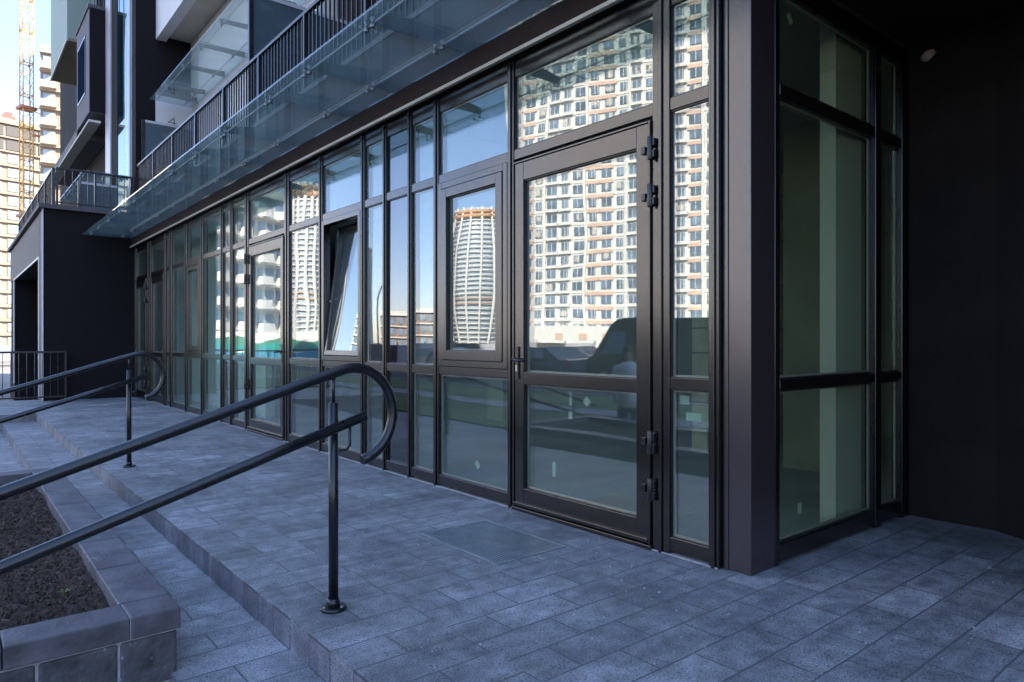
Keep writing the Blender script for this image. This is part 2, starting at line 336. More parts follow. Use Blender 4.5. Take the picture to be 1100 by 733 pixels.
# interior of the shop
part('interior_floor', B(XF, -2.0, 3.3, 9.0, -.3, .01), M['conc_dark'])
part('interior_end_wall', B(XF-.3, XF, 3.17, 9.3, 0, 3.3), M['plaster'])
part('interior_wall', B(XF, -1.3, 9.0, 9.3, 0, 3.3).box(-1.93, -1.6, 5.25, 9.0, 0, 3.3), M['concrete'])
part('interior_ceiling', B(XF, -5.5, 3.25, 9.0, 3.2, 3.3), M['plaster']); part('interior_ceiling', B(-5.5, -1.97, 3.25, 9.0, 3.2, 3.3), M['concrete'])
part('brightening_wall', B(-16.55, -10.6, 3.8, 3.95, .011, 3.19), M['plaster'])  # invented white wall close behind the glass, added to brighten the far panes
for x, y in ((-3.2, 6.3), (-8.2, 6.6), (-13.2, 6.6)): part('interior_column', B(x-.2, x+.2, y-.2, y+.2, 0, 3.2), M['concrete'], bevel=.01)
bw = MB()
for k in range(12):
    for j in range(4):
        ya = 6.2+j*.6-(.3 if k % 2 else 0); yb = min(8.3, ya+.588); ya = max(6.2, ya)
        bw.box(-4.5+random.uniform(-.006, .006), -4.3+random.uniform(-.006, .006), ya, yb, .02+k*.265, .02+k*.265+.25)
bw.box(-4.485, -4.315, 6.215, 8.28, .02, 3.19, 1)
part('block_partition', bw, [M['ibrick'], M['mortar']], bevel=.006)
# recessed entrance at the right: back wall, curved wall, ceiling
pts = [(-1.96, 5.13), (-1.42, 5.125), (-1.25, 5.02), (-1.08, 4.82), (-.93, 4.55), (-.8, 4.2), (-.68, 3.9), (-.5, 3.6), (-.2, 3.4), (.4, 3.3), (26, 3.3)]
poly = pts+[(26, 5.6), (-1.96, 5.6)]
part('recess_wall', MB().prism(poly, 2, 0, 3.25), M['stucco'])
part('recess_ceiling', B(-1.93, 26, 3.09, 5.6, 3.222, 3.234), M['stucco_brown'])
fo = MB(); 
fo.tube([(-1.835, 5.13, 3.105), (-1.825, 5.105, 3.108), (-1.80, 5.09, 3.115), (-1.775, 5.1, 3.13), (-1.765, 5.128, 3.135)], [.012, .028, .036, .026, .008], 10)
part('foam_lump', fo, M['foam'])
# upper shell
part('upper_wall', B(-9.72, 26, 5.6, 16, 3.99, 7.9).box(-16.6, -9.72, 4.27+.3, 16, 3.99, 7.9).box(-1.2, 26, 5.62, 16, -.3, 3.9), M['mauve'])
part('white_wall', B(-16.598, -9.74, 4.27, 4.568, 3.99, 7.9), M['white'])
part('dark_pier', B(-16.95, -16.6, 3.152, 3.54, 3.95, 26).box(-16.95, -16.6, 3.54, 4.9, 6.602, 7.9), M['block'])
part('white_return', B(-16.95, -16.602, 3.542, 4.9, 3.99, 6.6), M['white'])
part('white_reveal', B(-16.596, -16.0, 4.262, 4.2696, 3.99, 7.9), M['cream'])
# house number 4 on the white return
g4 = MB(); xz = -16.601
def stroke(a, b, wd=.02):
    a, b = Vector((0, a[0], a[1])), Vector((0, b[0], b[1])); d = (b-a).normalized(); n = Vector((0, -d.z, d.y))
    g4.obox((xz, (a.y+b.y)/2, (a.z+b.z)/2), [(1, 0, 0), d, n], .004, (b-a).length/2+wd*.5, wd/2)
stroke((3.92, 6.16), (3.80, 6.04), .014); stroke((3.80, 6.04), (3.96, 6.04), .014); stroke((3.92, 6.13), (3.92, 5.96), .014)
part('house_number', g4, M['digit'])
part('balcony_parapet', B(-16.597, 26, 3.55, 3.75, 7.8, 9.0), M['white'])
part('balcony_soffit', B(-16.597, 26, 3.752, 6.5, 7.905, 8.1), M['cream'])
part('upper_storeys', B(-16.597, 26, 4.6, 16, 8.101, 27), M['white'])
part('balcony_parapet', B(-16.597, 26, 3.55, 3.75, 10.8, 12.0), M['white']); part('balcony_soffit', B(-16.597, 26, 3.752, 4.598, 10.85, 11.1), M['cream'])
part('balcony_parapet', B(-16.597, 26, 3.55, 3.75, 13.8, 15.0), M['white']); part('balcony_soffit', B(-16.597, 26, 3.752, 4.598, 13.85, 14.1), M['cream'])
# rear mass of the far wing
part('wing_body', B(-32, -16.96, 3.45, 16, 3.95, 20), M['block'])
part('wing_base', B(-32, -16.6, 3.152, 16, -.5, 3.9), M['block'])
# glazed stair strip over the entrance wing
part('trim_strip', B(-17.08, -16.952, 3.10, 3.44, 3.95, 20), M['trim']); part('trim_strip', B(-19.9, -19.25, 3.10, 3.44, 3.95, 20), M['trim'])
part('dark_strip', B(-19.248, -18.52, 3.13, 3.44, 3.95, 20), M['block'])
sg = part('stair_glazing', B(-17.9, -17.082, 3.14, 3.17, 3.95, 20), M['glass_front'])
part('stair_glazing', B(-18.518, -17.902, 3.14, 3.17, 3.95, 20), M['glass_teal'])
br = MB()
for z0 in (4.2, 6.7, 9.2, 11.7):
    br.tube([(-17.5, 3.3, z0), (-17.5, 3.3, z0+1.3)], .035, 6).tube([(-17.5, 3.3, z0+1.3), (-17.15, 3.3, z0+2.1)], .035, 6).tube([(-17.5, 3.3, z0+1.3), (-17.85, 3.3, z0+2.1)], .035, 6)
part('stair_bracing', br, M['black'])
for z0 in (4.8, 7.3, 9.8): part('stair_flight', MB().obox((-17.5, 3.34, z0), [(.8, 0, .6), (0, 1, 0), (-.6, 0, .8)], .5, .05, .05), M['cream'])
# projecting bay
bay = part('bay_window', B(-22.0, -19.9, 2.75, 3.44, 6.9, 9.5).box(-22.02, -19.88, 2.72, 3.44, 9.502, 9.58), M['mauve'])
part('shaded_side', B(-19.9, -19.885, 2.765, 3.44, 6.92, 9.49), M['block'], bay)  # darker sheet puts the shade of this side into its colour
wd = part('window', B(-21.75, -20.5, 2.735, 2.749, 7.5, 9.0), M['frame'], bay)
part('pane', B(-21.68, -20.57, 2.727, 2.734, 7.57, 8.93), M['darkpane'], wd)
part('window', B(-19.884, -19.87, 3.1, 3.42, 7.3, 8.0), M['trim'], bay); part('pane', B(-19.869, -19.862, 3.14, 3.40, 7.36, 7.95), M['darkpane'], bay)
br = MB()
for k in range(7): br.box(-19.93, -19.91, 2.76+k*.1, 2.775+k*.1, 9.59, 10.3)
br.box(-19.94, -19.9, 2.74, 3.44, 10.3, 10.34)
part('railing', br, M['rail'], bay)
part('balcony_slab', B(-29, -22.02, 2.75, 3.44, 6.72, 6.95), M['mauve'])
part('slab_edge', B(-29, -19.9, 2.74, 3.0, 6.66, 6.715), M['cream'])
gb = part('green_balcony', B(-27.5, -23.5, 2.7, 3.44, 9.95, 20), M['sage']); part('balcony_trim', B(-27.52, -23.48, 2.68, 2.72, 9.86, 9.945), M['cream'], gb)
part('balcony_soffit', B(-27.5, -23.5, 2.722, 3.44, 9.88, 9.944), M['rawlit'], gb)
# entrance wing at the far end of the terrace
wing = part('entrance_wing', B(-17.3, -16.6, 1.51, 3.149, -.5, 3.86).box(-25.5, -24.1, 1.51, 3.149, -.5, 3.86).box(-24.1, -17.3, 1.51, 3.149, 2.92, 3.86), M['block'])
part('sky_lit_front', B(-25.5, -17.3, 1.492, 1.508, 2.95, 3.84).box(-17.24, -16.68, 1.492, 1.508, 0, 3.84), M['mauve'], wing)  # front sheets coloured lighter for the skylight that falls on this side
part('corner_trim', B(-16.66, -16.59, 1.485, 1.506, 0, 3.85).box(-17.33, -17.25, 1.48, 1.506, 0, 2.95).box(-24.15, -24.05, 1.48, 1.506, 0, 2.95).box(-24.05, -17.33, 1.48, 1.506, 2.915, 2.948), M['trim'], wing)
part('coping', B(-25.6, -16.53, 1.42, 3.1, 3.862, 3.945), M['mauve'], wing)
part('inner_door', B(-21.8, -20.2, 3.12, 3.148, 0, 2.2), M['frame'], wing)

# ------------------------------------------------------------------ shopfront
sf = thing('shopfront', 'long dark framed glass shopfront with three doors along the paved terrace', 'shopfront', (-9.2, YG, 0))
YF = 3.135
F_ = M['frame']
xs = [(XF, -16.474), (-15.471, -15.128), (-14.022, -13.91), (-13.63, -13.47), (-12.597, -12.469), (-11.647, -11.524), (-10.628, -10.517), (-10.188, -10.072),
      (-9.553, -9.40), (-8.12, -7.99), (-7.14, -7.051), (-6.157, -6.079), (-5.715, -5.653), (-5.269, -5.206), (-4.85, -4.776), (-3.869, -3.80), (-2.545, -2.425), (-2.169, -2.106)]
mids = []
for a, b in xs:
    c = (a+b)/2; hw = min(.05, (b-a)/2); mids.append((a, b))
    m_ = MB().box(a, b, YF, 3.22, .0, 3.20).box(c-.012, c+.012, YF-.012, YF-.001, .0, 3.20)
    part('mullion', m_, F_, sf, .003)
part('head_rail', B(XF, -2.1, YF+.012, 3.22, 3.09, 3.21), F_, sf, .003)
def pane(x0, x1, z0, z1, m=M['glass_front'], parent=sf, tilt=True):
    mb = B(x0, x1, YG-.01, YG+.014, z0, z1)
    if tilt:     # panes never sit perfectly true
        a, b = random.gauss(0, .0011), random.gauss(0, .0011); cx, cz = (x0+x1)/2, (z0+z1)/2
        mb.v = [(x, y+(x-cx)*a+(z-cz)*b, z) for x, y, z in mb.v]
    return part('glass_pane', mb, m, parent)
def hbar(x0, x1, z0, z1, name='transom'): return part(name, B(x0, x1, YF+.006, 3.215, z0, z1), F_, sf, .003)
def bead(x0, x1, z0, z1, parent=sf, d=.006, y=None):   # thin gasket outside and pale spacer bar between the two sheets
    y = YG-.022 if y is None else y; d = .006
    m_ = B(x0, x1, y, YG-.0115, z0, z0+d).box(x0, x1, y, YG-.0115, z1-d, z1).box(x0, x0+d, y, YG-.0115, z0+d, z1-d).box(x1-d, x1, y, YG-.0115, z0+d, z1-d)
    part('gasket', m_, M['black'], parent)
    e = .016; q = .003; ya, yb = YG-.004, YG+.008
    m_ = B(x0+q, x1-q, ya, yb, z0+q, z0+e).box(x0+q, x1-q, ya, yb, z1-e, z1-q).box(x0+q, x0+e, ya, yb, z0+e, z1-e).box(x1-e, x1-q, ya, yb, z0+e, z1-e)
    part('spacer_bar', m_, M['spacer'], parent)
doors = {0: 'r', 1: 'l', 8: 'l', 15: 'r'}
def hinge(x, z, parent):
    m_ = MB().box(x-.024, x+.028, YF-.036, YF-.008, z-.055, z-.012).box(x-.022, x+.028, YF-.034, YF-.008, z+.012, z+.055).tube([(x+.0, YF-.035, z-.066), (x, YF-.035, z+.066)], .016, 10).box(x-.075, x-.045, YF-.025, YF-.006, z-.022, z+.022)
    part('hinge', m_, M['black'], parent, .003)
def door(x0, x1, side, parent=sf):
    st_ = .115 if x1-x0 > .9 else .1
    d = MB().box(x0+.006, x0+st_, YF-.006, YF+.06, .03, 2.47).box(x1-st_, x1-.006, YF-.006, YF+.06, .03, 2.47).box(x0+st_, x1-st_, YF-.005, YF+.06, .03, .165).box(x0+st_, x1-st_, YF-.005, YF+.06, 2.33, 2.47).box(x0+st_, x1-st_, YF-.005, YF+.06, .90, .978)
    # raised outer lip
    d.box(x0+.006, x0+.02, YF-.016, YF-.0061, .03, 2.47).box(x1-.02, x1-.006, YF-.016, YF-.0061, .03, 2.47).box(x0+.02, x1-.02, YF-.016, YF-.0061, 2.456, 2.47)
    d.box(x0+.02, x1-.02, YF-.022, YF-.0061, .04, .062)
    dr_ = part('door', d, F_, parent, .003)
    for z0, z1 in ((.165, .90), (.978, 2.33)):
        pane(x0+st_, x1-st_, z0, z1, parent=dr_); bead(x0+st_, x1-st_, z0, z1, dr_, .011, YF+.004)
    hx, sx = (x0+.055, 1) if side == 'r' else (x1-.055, -1)
    h = MB().box(hx-.018, hx+.018, YF-.016, YF-.006, .93, 1.16).tube([(hx, YF-.014, 1.07), (hx, YF-.06, 1.07)], .011, 10).tube([(hx, YF-.058, 1.07), (hx+sx*.05, YF-.062, 1.068), (hx+sx*.125, YF-.058, 1.062)], [.011, .011, .009], 10)
    part('handle', h, M['black'], dr_)
    part('lock_plate', MB().box(hx-.01, hx+.01, YF-.02, YF-.0162, .985, 1.03), M['steel'], dr_)
    xh = x1+.01 if side == 'r' else x0-.01
    for z in (.35, .62, 2.03, 2.3): hinge(xh, z, dr_)
    return dr_
main_door = None
for i in range(len(mids)-1):
    x0, x1 = mids[i][1], mids[i+1][0]
    sp = i == 12; gm = M['glass_spandrel'] if sp else M['glass_front']
    pane(x0, x1, 2.565, 3.09, gm); bead(x0, x1, 2.565, 3.09)
    hbar(x0, x1, 2.495, 2.565)
    if i in doors:
        d_ = door(x0, x1, doors[i])
        if i == 15: main_door = d_
        continue
    part('sill_rail', B(x0, x1, YF+.004, 3.215, .022, .10), F_, sf, .003)
    pane(x0, x1, .10, .93, gm); bead(x0, x1, .10, .93)
    hbar(x0, x1, .93, .995)
    if i in (4, 10, 14):       # opening sashes set in the bays
        fr = MB().box(x0, x0+.05, YF-.004, 3.21, .996, 2.494).box(x1-.05, x1, YF-.004, 3.21, .996, 2.494).box(x0+.05, x1-.05, YF-.003, 3.21, .996, 1.045).box(x0+.05, x1-.05, YF-.003, 3.21, 2.44, 2.494)
        part('window_frame', fr, F_, sf, .003)
        a, b, z0, z1 = x0+.054, x1-.054, 1.049, 2.436
        t_ = .075
        sh = MB().box(a, a+t_, YF-.012, YF+.05, z0, z1).box(b-t_, b, YF-.012, YF+.05, z0, z1).box(a+t_, b-t_, YF-.011, YF+.05, z0, z0+t_).box(a+t_, b-t_, YF-.011, YF+.05, z1-t_, z1)
        gl_ = B(a+t_, b-t_, YG-.01, YG+.014, z0+t_, z1-t_)
        if i == 10:
            t_ = .05
            sh = MB().box(a, a+t_, YF-.002, YF+.06, z0, z1).box(b-t_, b, YF-.002, YF+.06, z0, z1).box(a+t_, b-t_, YF-.001, YF+.06, z0, z0+t_).box(a+t_, b-t_, YF-.001, YF+.06, z1-t_, z1)
            gl_ = B(a+t_, b-t_, YG-.01, YG+.014, z0+t_, z1-t_)
            R = Matrix.Rotation(math.radians(-6.5), 3, 'X'); pv = Vector((0, YF+.03, z0))
            for q in (sh, gl_): q.v = [tuple(R @ (Vector(v)-pv)+pv) for v in q.v]
        s_ = part('window_sash', sh, F_, sf, .003); part('glass_pane', gl_, M['glass_front'], s_)
        if i == 10: part('stay', MB().tube([(a+.02, YF+.05, 1.62), (a+.05, YF+.13, 1.66)], .008, 6), M['steel'], s_)
        if i == 14: bead(a+t_, b-t_, z0+t_, z1-t_, s_, .01, YF+.004)
    else:
        pane(x0, x1, .995, 2.495, gm); bead(x0, x1, .995, 2.495)
for xa, xb in ((-3.8, -2.545), (-9.4, -8.12)): part('threshold', B(xa, xb, 3.115, 3.2, .0, .026), F_, sf, .003)
part('sill_mortar', B(-15.1, -2.11, 3.124, 3.2, .0005, .007), M['mortar'], sf, .003)
# spandrel backing so the smoked bay reads opaque
part('spandrel_backing', B(-5.652, -5.27, 3.2, 3.214, .1, 3.09), M['black'], sf)
# corner column and return glazing
part('corner_column', B(-2.104, -1.94, 3.172, 3.4, 0, 3.22).box(-2.098, -2.07, 3.165, 3.1715, 0, 3.22), M['column'], sf, .006)
part('return_post', B(-2.0, -1.938, 3.402, 3.445, 0, 3.2), F_, sf, .003); part('return_post', B(-2.0, -1.93, 4.603, 4.685, 0, 3.2), F_, sf, .003); part('return_post', B(-2.0, -1.93, 5.012, 5.125, 0, 3.2), F_, sf, .003)
for y0, y1 in ((3.445, 4.603), (4.685, 5.012)):
    for za, zb in ((.02, .11), (.94, .99), (2.515, 2.575), (3.09, 3.2)): part('return_rail', B(-2.0, -1.934, y0, y1, za, zb), F_, sf, .003)
    for z0, z1 in ((.11, .94), (.99, 2.515), (2.575, 3.09)):
        part('glass_pane', B(-1.985, -1.961, y0, y1, z0, z1), M['glass_ret'], sf)
        d = .013
        e = .022; sp_ = B(-1.979, -1.967, y0+.004, y0+e, z0, z1).box(-1.979, -1.967, y1-e, y1-.004, z0, z1).box(-1.979, -1.967, y0+e, y1-e, z0+.004, z0+e).box(-1.979, -1.967, y0+e, y1-e, z1-e, z1-.004)
        part('spacer_bar', sp_, M['spacer'], sf)
        part('glazing_bead', B(-1.96, -1.945, y0, y1, z0, z0+d).box(-1.96, -1.945, y0, y1, z1-d, z1).box(-1.96, -1.945, y0, y0+d, z0+d, z1-d).box(-1.96, -1.945, y1-d, y1, z0+d, z1-d), M['black'], sf)
part('return_curtain_post', B(-2.12, -2.02, 4.25, 4.6, .02, 3.2), M['white'], sf)
# paper stickers left on the panes
def stick(x, z, wd, hg, rot=0, parent=sf):
    c, s_ = math.cos(rot), math.sin(rot)
    part('sticker', MB().obox((x, YG+.017, z), [(c, 0, s_), (0, 1, 0), (-s_, 0, c)], wd/2, .001, hg/2), M['sticker'], parent)
stick(-3.12, .81, .05, .05, .75, main_door); stick(-3.43, .33, .03, .1, 0, main_door); stick(-3.27, .71, .035, .05, 0, main_door); stick(-3.27, .82, .02, .09, 0, main_door)
stick(-4.3, .24, .045, .06, .7); stick(-2.36, .87, .06, .05); stick(-2.30, .78, .10, .045)
for y, z, a in ((3.64, 3.0, .7), (3.47, 2.38, 0), (3.75, .25, 0), (3.47, .22, 0)):
    part('sticker', MB().obox((-1.988, y, z), [(0, math.cos(a), math.sin(a)), (1, 0, 0), (0, -math.sin(a), math.cos(a))], .02, .001, .03), M['sticker'], sf)

# ------------------------------------------------------------------ glass canopies
def canopy(label, x0, x1, yo, yi, z, finx, fin_h=.16, zi=None):
    t = thing('glass_canopy', label, 'canopy', ((x0+x1)/2, yi, z), 'glass canopies on the building')
    zi = z if zi is None else zi
    cuts = [x0]+[fx+.28 for fx in finx[1:-1:2]]+[x1]; cuts.sort()
    for a, b in zip(cuts[:-1], cuts[1:]):
        q = MB().prism([(yo, z-.009), (yi, zi-.009), (yi, zi+.009), (yo, z+.009)], 0, a+.004, b-.004)
        part('glass_pane', q, M['glass_can'], t)
    yof, yif = yo+(yi-yo)*.13, yo+(yi-yo)*.77
    for fx in finx:
        zz = max(z, zi)+.03
        f = MB().prism([(yi+.05, zz), (yi+.05, zz+fin_h), (yi-(yi-yo)*.45, zz+fin_h*.75), (yof-.03, zz+.05), (yof-.03, zz)], 0, fx-.018, fx+.018)
        fo_ = part('fin', f, M['fin'], t)
        for y in (yof, yif):
            fx_ = MB()
            for s in (-.045, .045):
                zq = z+(zi-z)*(y-yo)/(yi-yo)
                fx_.tube([(fx+s, y, zq-.028), (fx+s, y, zq-.0095)], [.016, .02], 10).tube([(fx+s, y, zq+.0095), (fx+s, y, zz+.01)], .01, 8)
            fx_.box(fx-.055, fx+.055, y-.012, y+.012, zz+.005, zz+.018)
            part('point_fixing', fx_, M['steel'], fo_)
    for y in (yof, yif):
        part('reflection_rod', MB().tube([(x0+.05, y+.02, max(z, zi)+.022), (x1-.05, y+.02, max(z, zi)+.022)], .008, 6), M['trim'], t)  # pale rods added where reflected light lines cross the glass
    return t
fx = [-16.3, -15.4, -14.35, -13.25, -12.13, -11.0, -9.82, -8.72, -7.63, -6.31, -5.43, -4.35, -3.2, -2.1, -.9, .3, 1.5]
canopy('long greenish glass canopy on dark fins running along above the shopfront', -16.56, 2.2, 2.17, 3.066, 3.40, fx)
canopy('shorter glass canopy high on the white wall above the upper terrace', -16.45, -9.78, 3.4, 4.26, 6.42, [-16.1, -15.5, -14.2, -13.0, -11.8, -10.6], .1)
canopy('small distant glass canopy over the roof of the dark entrance wing', -23, -18.6, 2.45, 3.09, 5.15, [-22.5, -21.4, -20.3, -19.2], .08)

# ------------------------------------------------------------------ railings
def railing(label, p0, p1, z0, z1, nposts, group, name='balcony_railing', gap=.105, mid=None, postw=.03):
    p0, p1 = Vector((*p0, 0)), Vector((*p1, 0)); d = (p1-p0); Ln = d.length; d /= Ln; n = Vector((-d.y, d.x, 0))
    t = thing(name, label, 'railing', (p0.x, p0.y, z0), group)
    up = Vector((0, 0, 1))
    c = (p0+p1)/2
    part('top_rail', MB().obox((c.x, c.y, z1-.02), [d, n, up], Ln/2+.02, .028, .02), M['rail'], t, .004)
    part('bottom_rail', MB().obox((c.x, c.y, z0+.09), [d, n, up], Ln/2, .012, .015), M['rail'], t)
    for i in range(nposts):
        q = p0+d*(Ln*i/(nposts-1))
        part('post', MB().obox((q.x, q.y, (z0+z1-.042)/2), [d, n, up], .018, postw, (z1-.042-z0)/2), M['rail'], t)
        if i < nposts-1:
            seg = Ln/(nposts-1); k = int(seg/gap); b_ = MB()
            for j in range(1, k):
                r = q+d*(seg*j/k); b_.obox((r.x, r.y, (z0+z1)/2+.04), [d, n, up], .006, .010, (z1-z0)/2-.075)
            part('baluster_panel', b_, M['rail'], t)
    return t
railing('long black balcony railing along the upper terrace above the glass canopy', (-16.6, 3.2), (13.3, 3.2), 3.985, 4.99, 21, 'black baluster railings on the building')
railing('black railing on the side edge of the entrance wing roof', (-16.75, 1.75), (-16.75, 3.1), 3.946, 4.75, 3, 'black baluster railings on the building', gap=.12)
railing('black railing along the front edge of the entrance wing roof', (-16.85, 1.7), (-25.3, 1.7), 3.946, 4.75, 7, 'black baluster railings on the building', gap=.14)
railing('low black guard railing standing at the far end of the terrace beside the entrance wing', (-16.45, 1.86), (-16.45, -1.2), .0, 1.0, 3, None, 'guard_railing', gap=.12)
# partition screens between terraces
def screen(label, x, y0, y1, z0, z1, tall=0):
    t = thing('partition_screen', label, 'screen', (x, y0, z0), 'partition screens between terraces')
    part('panel', B(x-.012, x+.012, y0+.03, y1, z0+.05, z1-.05), M['screen'], t)
    part('top_rail', B(x-.025, x+.025, y0, y1, z1-.05, z1), M['trim'], t)
    part('post', B(x-.03, x+.03, y0-.03, y0+.03, z0, z1+tall), M['rail'], t)
screen('tall blue grey partition screen near the middle of the upper terrace', -9.7, 3.27, 5.58, 3.99, 6.06)
screen('blue grey partition screen at the far end of the upper terrace beside the dark pier', -16.45, 3.27, 4.24, 3.99, 5.95)
screen('low blue grey partition screen on the entrance wing roof', -18.0, 2.3, 3.05, 3.946, 4.76)

# ------------------------------------------------------------------ handrails on the steps
hr = thing('handrail', 'nearest black tubular handrail with a curled end in front of the planter', 'handrail', (-2.89, 1.34, 0), 'curled handrails on the steps')
X = -2.89; sl_ = .310
def zu(y): return 1.044-.012+(y-1.26)*sl_
up_ = [(X, y, zu(y)) for y in (-1.4, -1.0, 0, .6, 1.1, 1.22)]
# smooth hook: circle-like curve that rises out of the slope, turns over and curls back
cx_, cz_, rr_ = 1.44, .862, .196
for k in range(0, 19):
    a = math.radians(108-k*(108+78)/18); up_.append((X, cx_+rr_*math.cos(a)*1.02, cz_+rr_*math.sin(a)*1.1))
part('upper_rail', MB().tube(up_, .0235, 16), M['rail'], hr)
XL_ = X+.05
lo = [(XL_, y, .807-.012+(y-1.26)*sl_) for y in (-1.4, 0, 1.0, 1.47)]
part('lower_rail', MB().tube(lo, .0225, 16), M['rail'], hr)
for y, zb, zt in ((1.34, 0, .925), (-.9, -.52, .24)):
    p_ = part('post', MB().tube([(X, y, zb), (X, y, zt)], .0215, 16), M['rail'], hr)
    part('base_flange', MB().tube([(X, y, zb), (X, y, zb+.012), (X, y, zb+.014)], [.058, .058, .05], 24).tube([(X, y, zb+.012), (X, y, zb+.05)], [.03, .025], 16), M['rail'], p_)
    for k in range(3):
        a = k*2*PI/3+.5; bx_, by_ = X+.045*math.cos(a), y+.045*math.sin(a)
        part('bolt', MB().tube([(bx_, by_, zb+.012), (bx_, by_, zb+.020)], .0065, 6), M['steel'], p_)
    zz = zu(y)+.0
    part('pin', MB().tube([(X, y, zt-.005), (X, y, zz-.005)], .008, 8), M['rail'], p_)
    zl = .795+(y-1.26)*sl_
    part('bracket', MB().tube([(XL_, y+.055, zl-.0), (XL_, y+.055, zl-.085), (XL_-.012, y+.045, zl-.105), (X+.02, y+.02, zl-.108)], .007, 8), M['rail'], p_)
h2 = copy_tree(hr); h2.location = (-7.40, 1.35, 0); h2['label'] = 'far black tubular handrail with a curled end towards the dark wing'

# ------------------------------------------------------------------ planter bed with stone edging
pl = thing('planter', 'raised stone planter bed with blue grey coping between the handrails', 'planter', (-5, 0, -.26))
PX0, PX1, PY0, PY1, PT = -6.98, -2.99, -.78, .731, .13
CW = .19
def cop(x0, x1, y0, y1): part('coping_stone', B(x0, x1, y0, y1, PT-.087+random.uniform(-.002, .002), PT+random.uniform(-.002, .002)), M['coping'], pl, .006)
xs_ = [PX0+(PX1-CW-PX0)*k/7 for k in range(8)]
for a, b in zip(xs_[:-1], xs_[1:]): cop(a+.0015, b-.0015, PY1-CW, PY1); cop(a+.0015, b-.0015, PY0, PY0+CW)
cop(PX1-CW, PX1, PY1-CW+.012, PY1)
for y0, y1 in ((PY0, -.2), (-.197, .15-.0), (.153, PY1-CW+.009)): cop(PX1-CW, PX1, y0, y1); cop(PX0, PX0+CW, y0+CW+.003 if y0 == PY0 else y0, min(y1, PY1-CW-.003))
part('mortar_joint', B(PX1-CW+.004, PX1-.004, PY1-CW+.0085, PY1-CW+.0125, PT-.084, PT-.003), M['mortar'], pl)
ys_ = [PY0+.02, -.53, -.27, -.008, .253, .514, PY1-.008]
for a, b in zip(ys_[:-1], ys_[1:]):
    for r_ in range(3):
        z1 = PT-.095-r_*.2
        part('stone_block', B(PX1-.2, PX1-.010-random.uniform(0, .006), a+.004, b-.004, z1-.194, z1), M['stone'], pl, .01)
nb = 14; bl = (PX1-.21-PX0-.02)/nb
for k in range(nb):
    for r_ in range(3):
        z1 = PT-.095-r_*.2
        part('stone_block', B(PX0+.02+bl*k+.004, PX0+.02+bl*(k+1)-.004, PY0+.010+random.uniform(0, .006), PY0+.17, z1-.194, z1), M['stone'], pl, .01)
part('mortar_core', B(PX1-.185, PX1-.019, PY0+.035, PY1-.02, -.5, PT-.0882), M['mortar'], pl)
part('mortar_core', B(PX0+.03, PX1-.19, PY0+.022, PY0+.165, -.5, PT-.0886), M['mortar'], pl)
part('mortar_core', B(PX0+.03, PX1-.19, PY1-.17, PY1-.02, -.5, PT-.0886), M['mortar'], pl)
part('mortar_core', B(PX0+.03, PX0+.17, PY0+.17, PY1-.175, -.5, PT-.0886), M['mortar'], pl)
so_ = MB(); NX, NY = 190, 70; SZ = .062
def und(x, y): return SZ+.014*math.sin(x*3.1+y*2)+.010*math.sin(x*7.7-y*5.3)
sx0, sx1, sy0, sy1 = PX0+.15, PX1-.15, PY0+.15, PY1-.15
so_.add([(sx0+(sx1-sx0)*i/NX, sy0+(sy1-sy0)*j/NY, und(sx0+(sx1-sx0)*i/NX, sy0+(sy1-sy0)*j/NY)+random.uniform(-.010, .010)) for j in range(NY+1) for i in range(NX+1)],
        [(j*(NX+1)+i, j*(NX+1)+i+1, (j+1)*(NX+1)+i+1, (j+1)*(NX+1)+i) for j in range(NY) for i in range(NX)], 0, False)
for i in range(6500):
    x, y = random.uniform(sx0+.05, sx1-.06), random.uniform(sy0+.05, sy1-.06); r = random.choice((.004, .005, .007, .009, .013)); z = und(x, y)+.004
    vs = [(x+r*math.cos(a+.5*i)*random.uniform(.6, 1.2), y+r*math.sin(a+.5*i)*random.uniform(.6, 1.2), z+random.uniform(-.3, .2)*r) for a in (0, 1.57, 3.14, 4.71)]+[(x, y, z+r*.8), (x, y, z-r)]
    so_.add(vs, [(0, 1, 4), (1, 2, 4), (2, 3, 4), (3, 0, 4), (1, 0, 5), (2, 1, 5), (3, 2, 5), (0, 3, 5)], 1 if i % 3 else 0)
for i in range(70):
    x, y = random.uniform(sx0+.15, sx1-.15), random.uniform(-.4, sy1-.12); a = random.random()*PI; l_ = random.uniform(.02, .08)
    so_.tube([(x, y, und(x, y)+.014), (x+l_*math.cos(a), y+l_*math.sin(a), und(x, y)+.02+random.uniform(-.006, .012))], .0012, 4, 2)
tag(so_.build('soil', [M['soil'], M['clod'], M['straw']]), 'dark crumbly soil with bits of straw filling the planter', 'soil', kind='stuff')
wx, wy = -3.55, .40
wd_ = MB(); wz = und(wx, wy)+.006
for k in range(7):
    a = k*.9; l_ = .032; c_, s_ = math.cos(a), math.sin(a)
    wd_.add([(wx, wy, wz), (wx+c_*l_*.5-s_*.005, wy+s_*l_*.5+c_*.005, wz+.024), (wx+c_*l_, wy+s_*l_, wz+.03), (wx+c_*l_*.5+s_*.005, wy+s_*l_*.5-c_*.005, wz+.026)], [(0, 1, 2, 3)])
tag(wd_.build('weed', M['leaf'], loc=(wx, wy, wz)), 'small yellow green weed growing in the planter soil', 'weed')

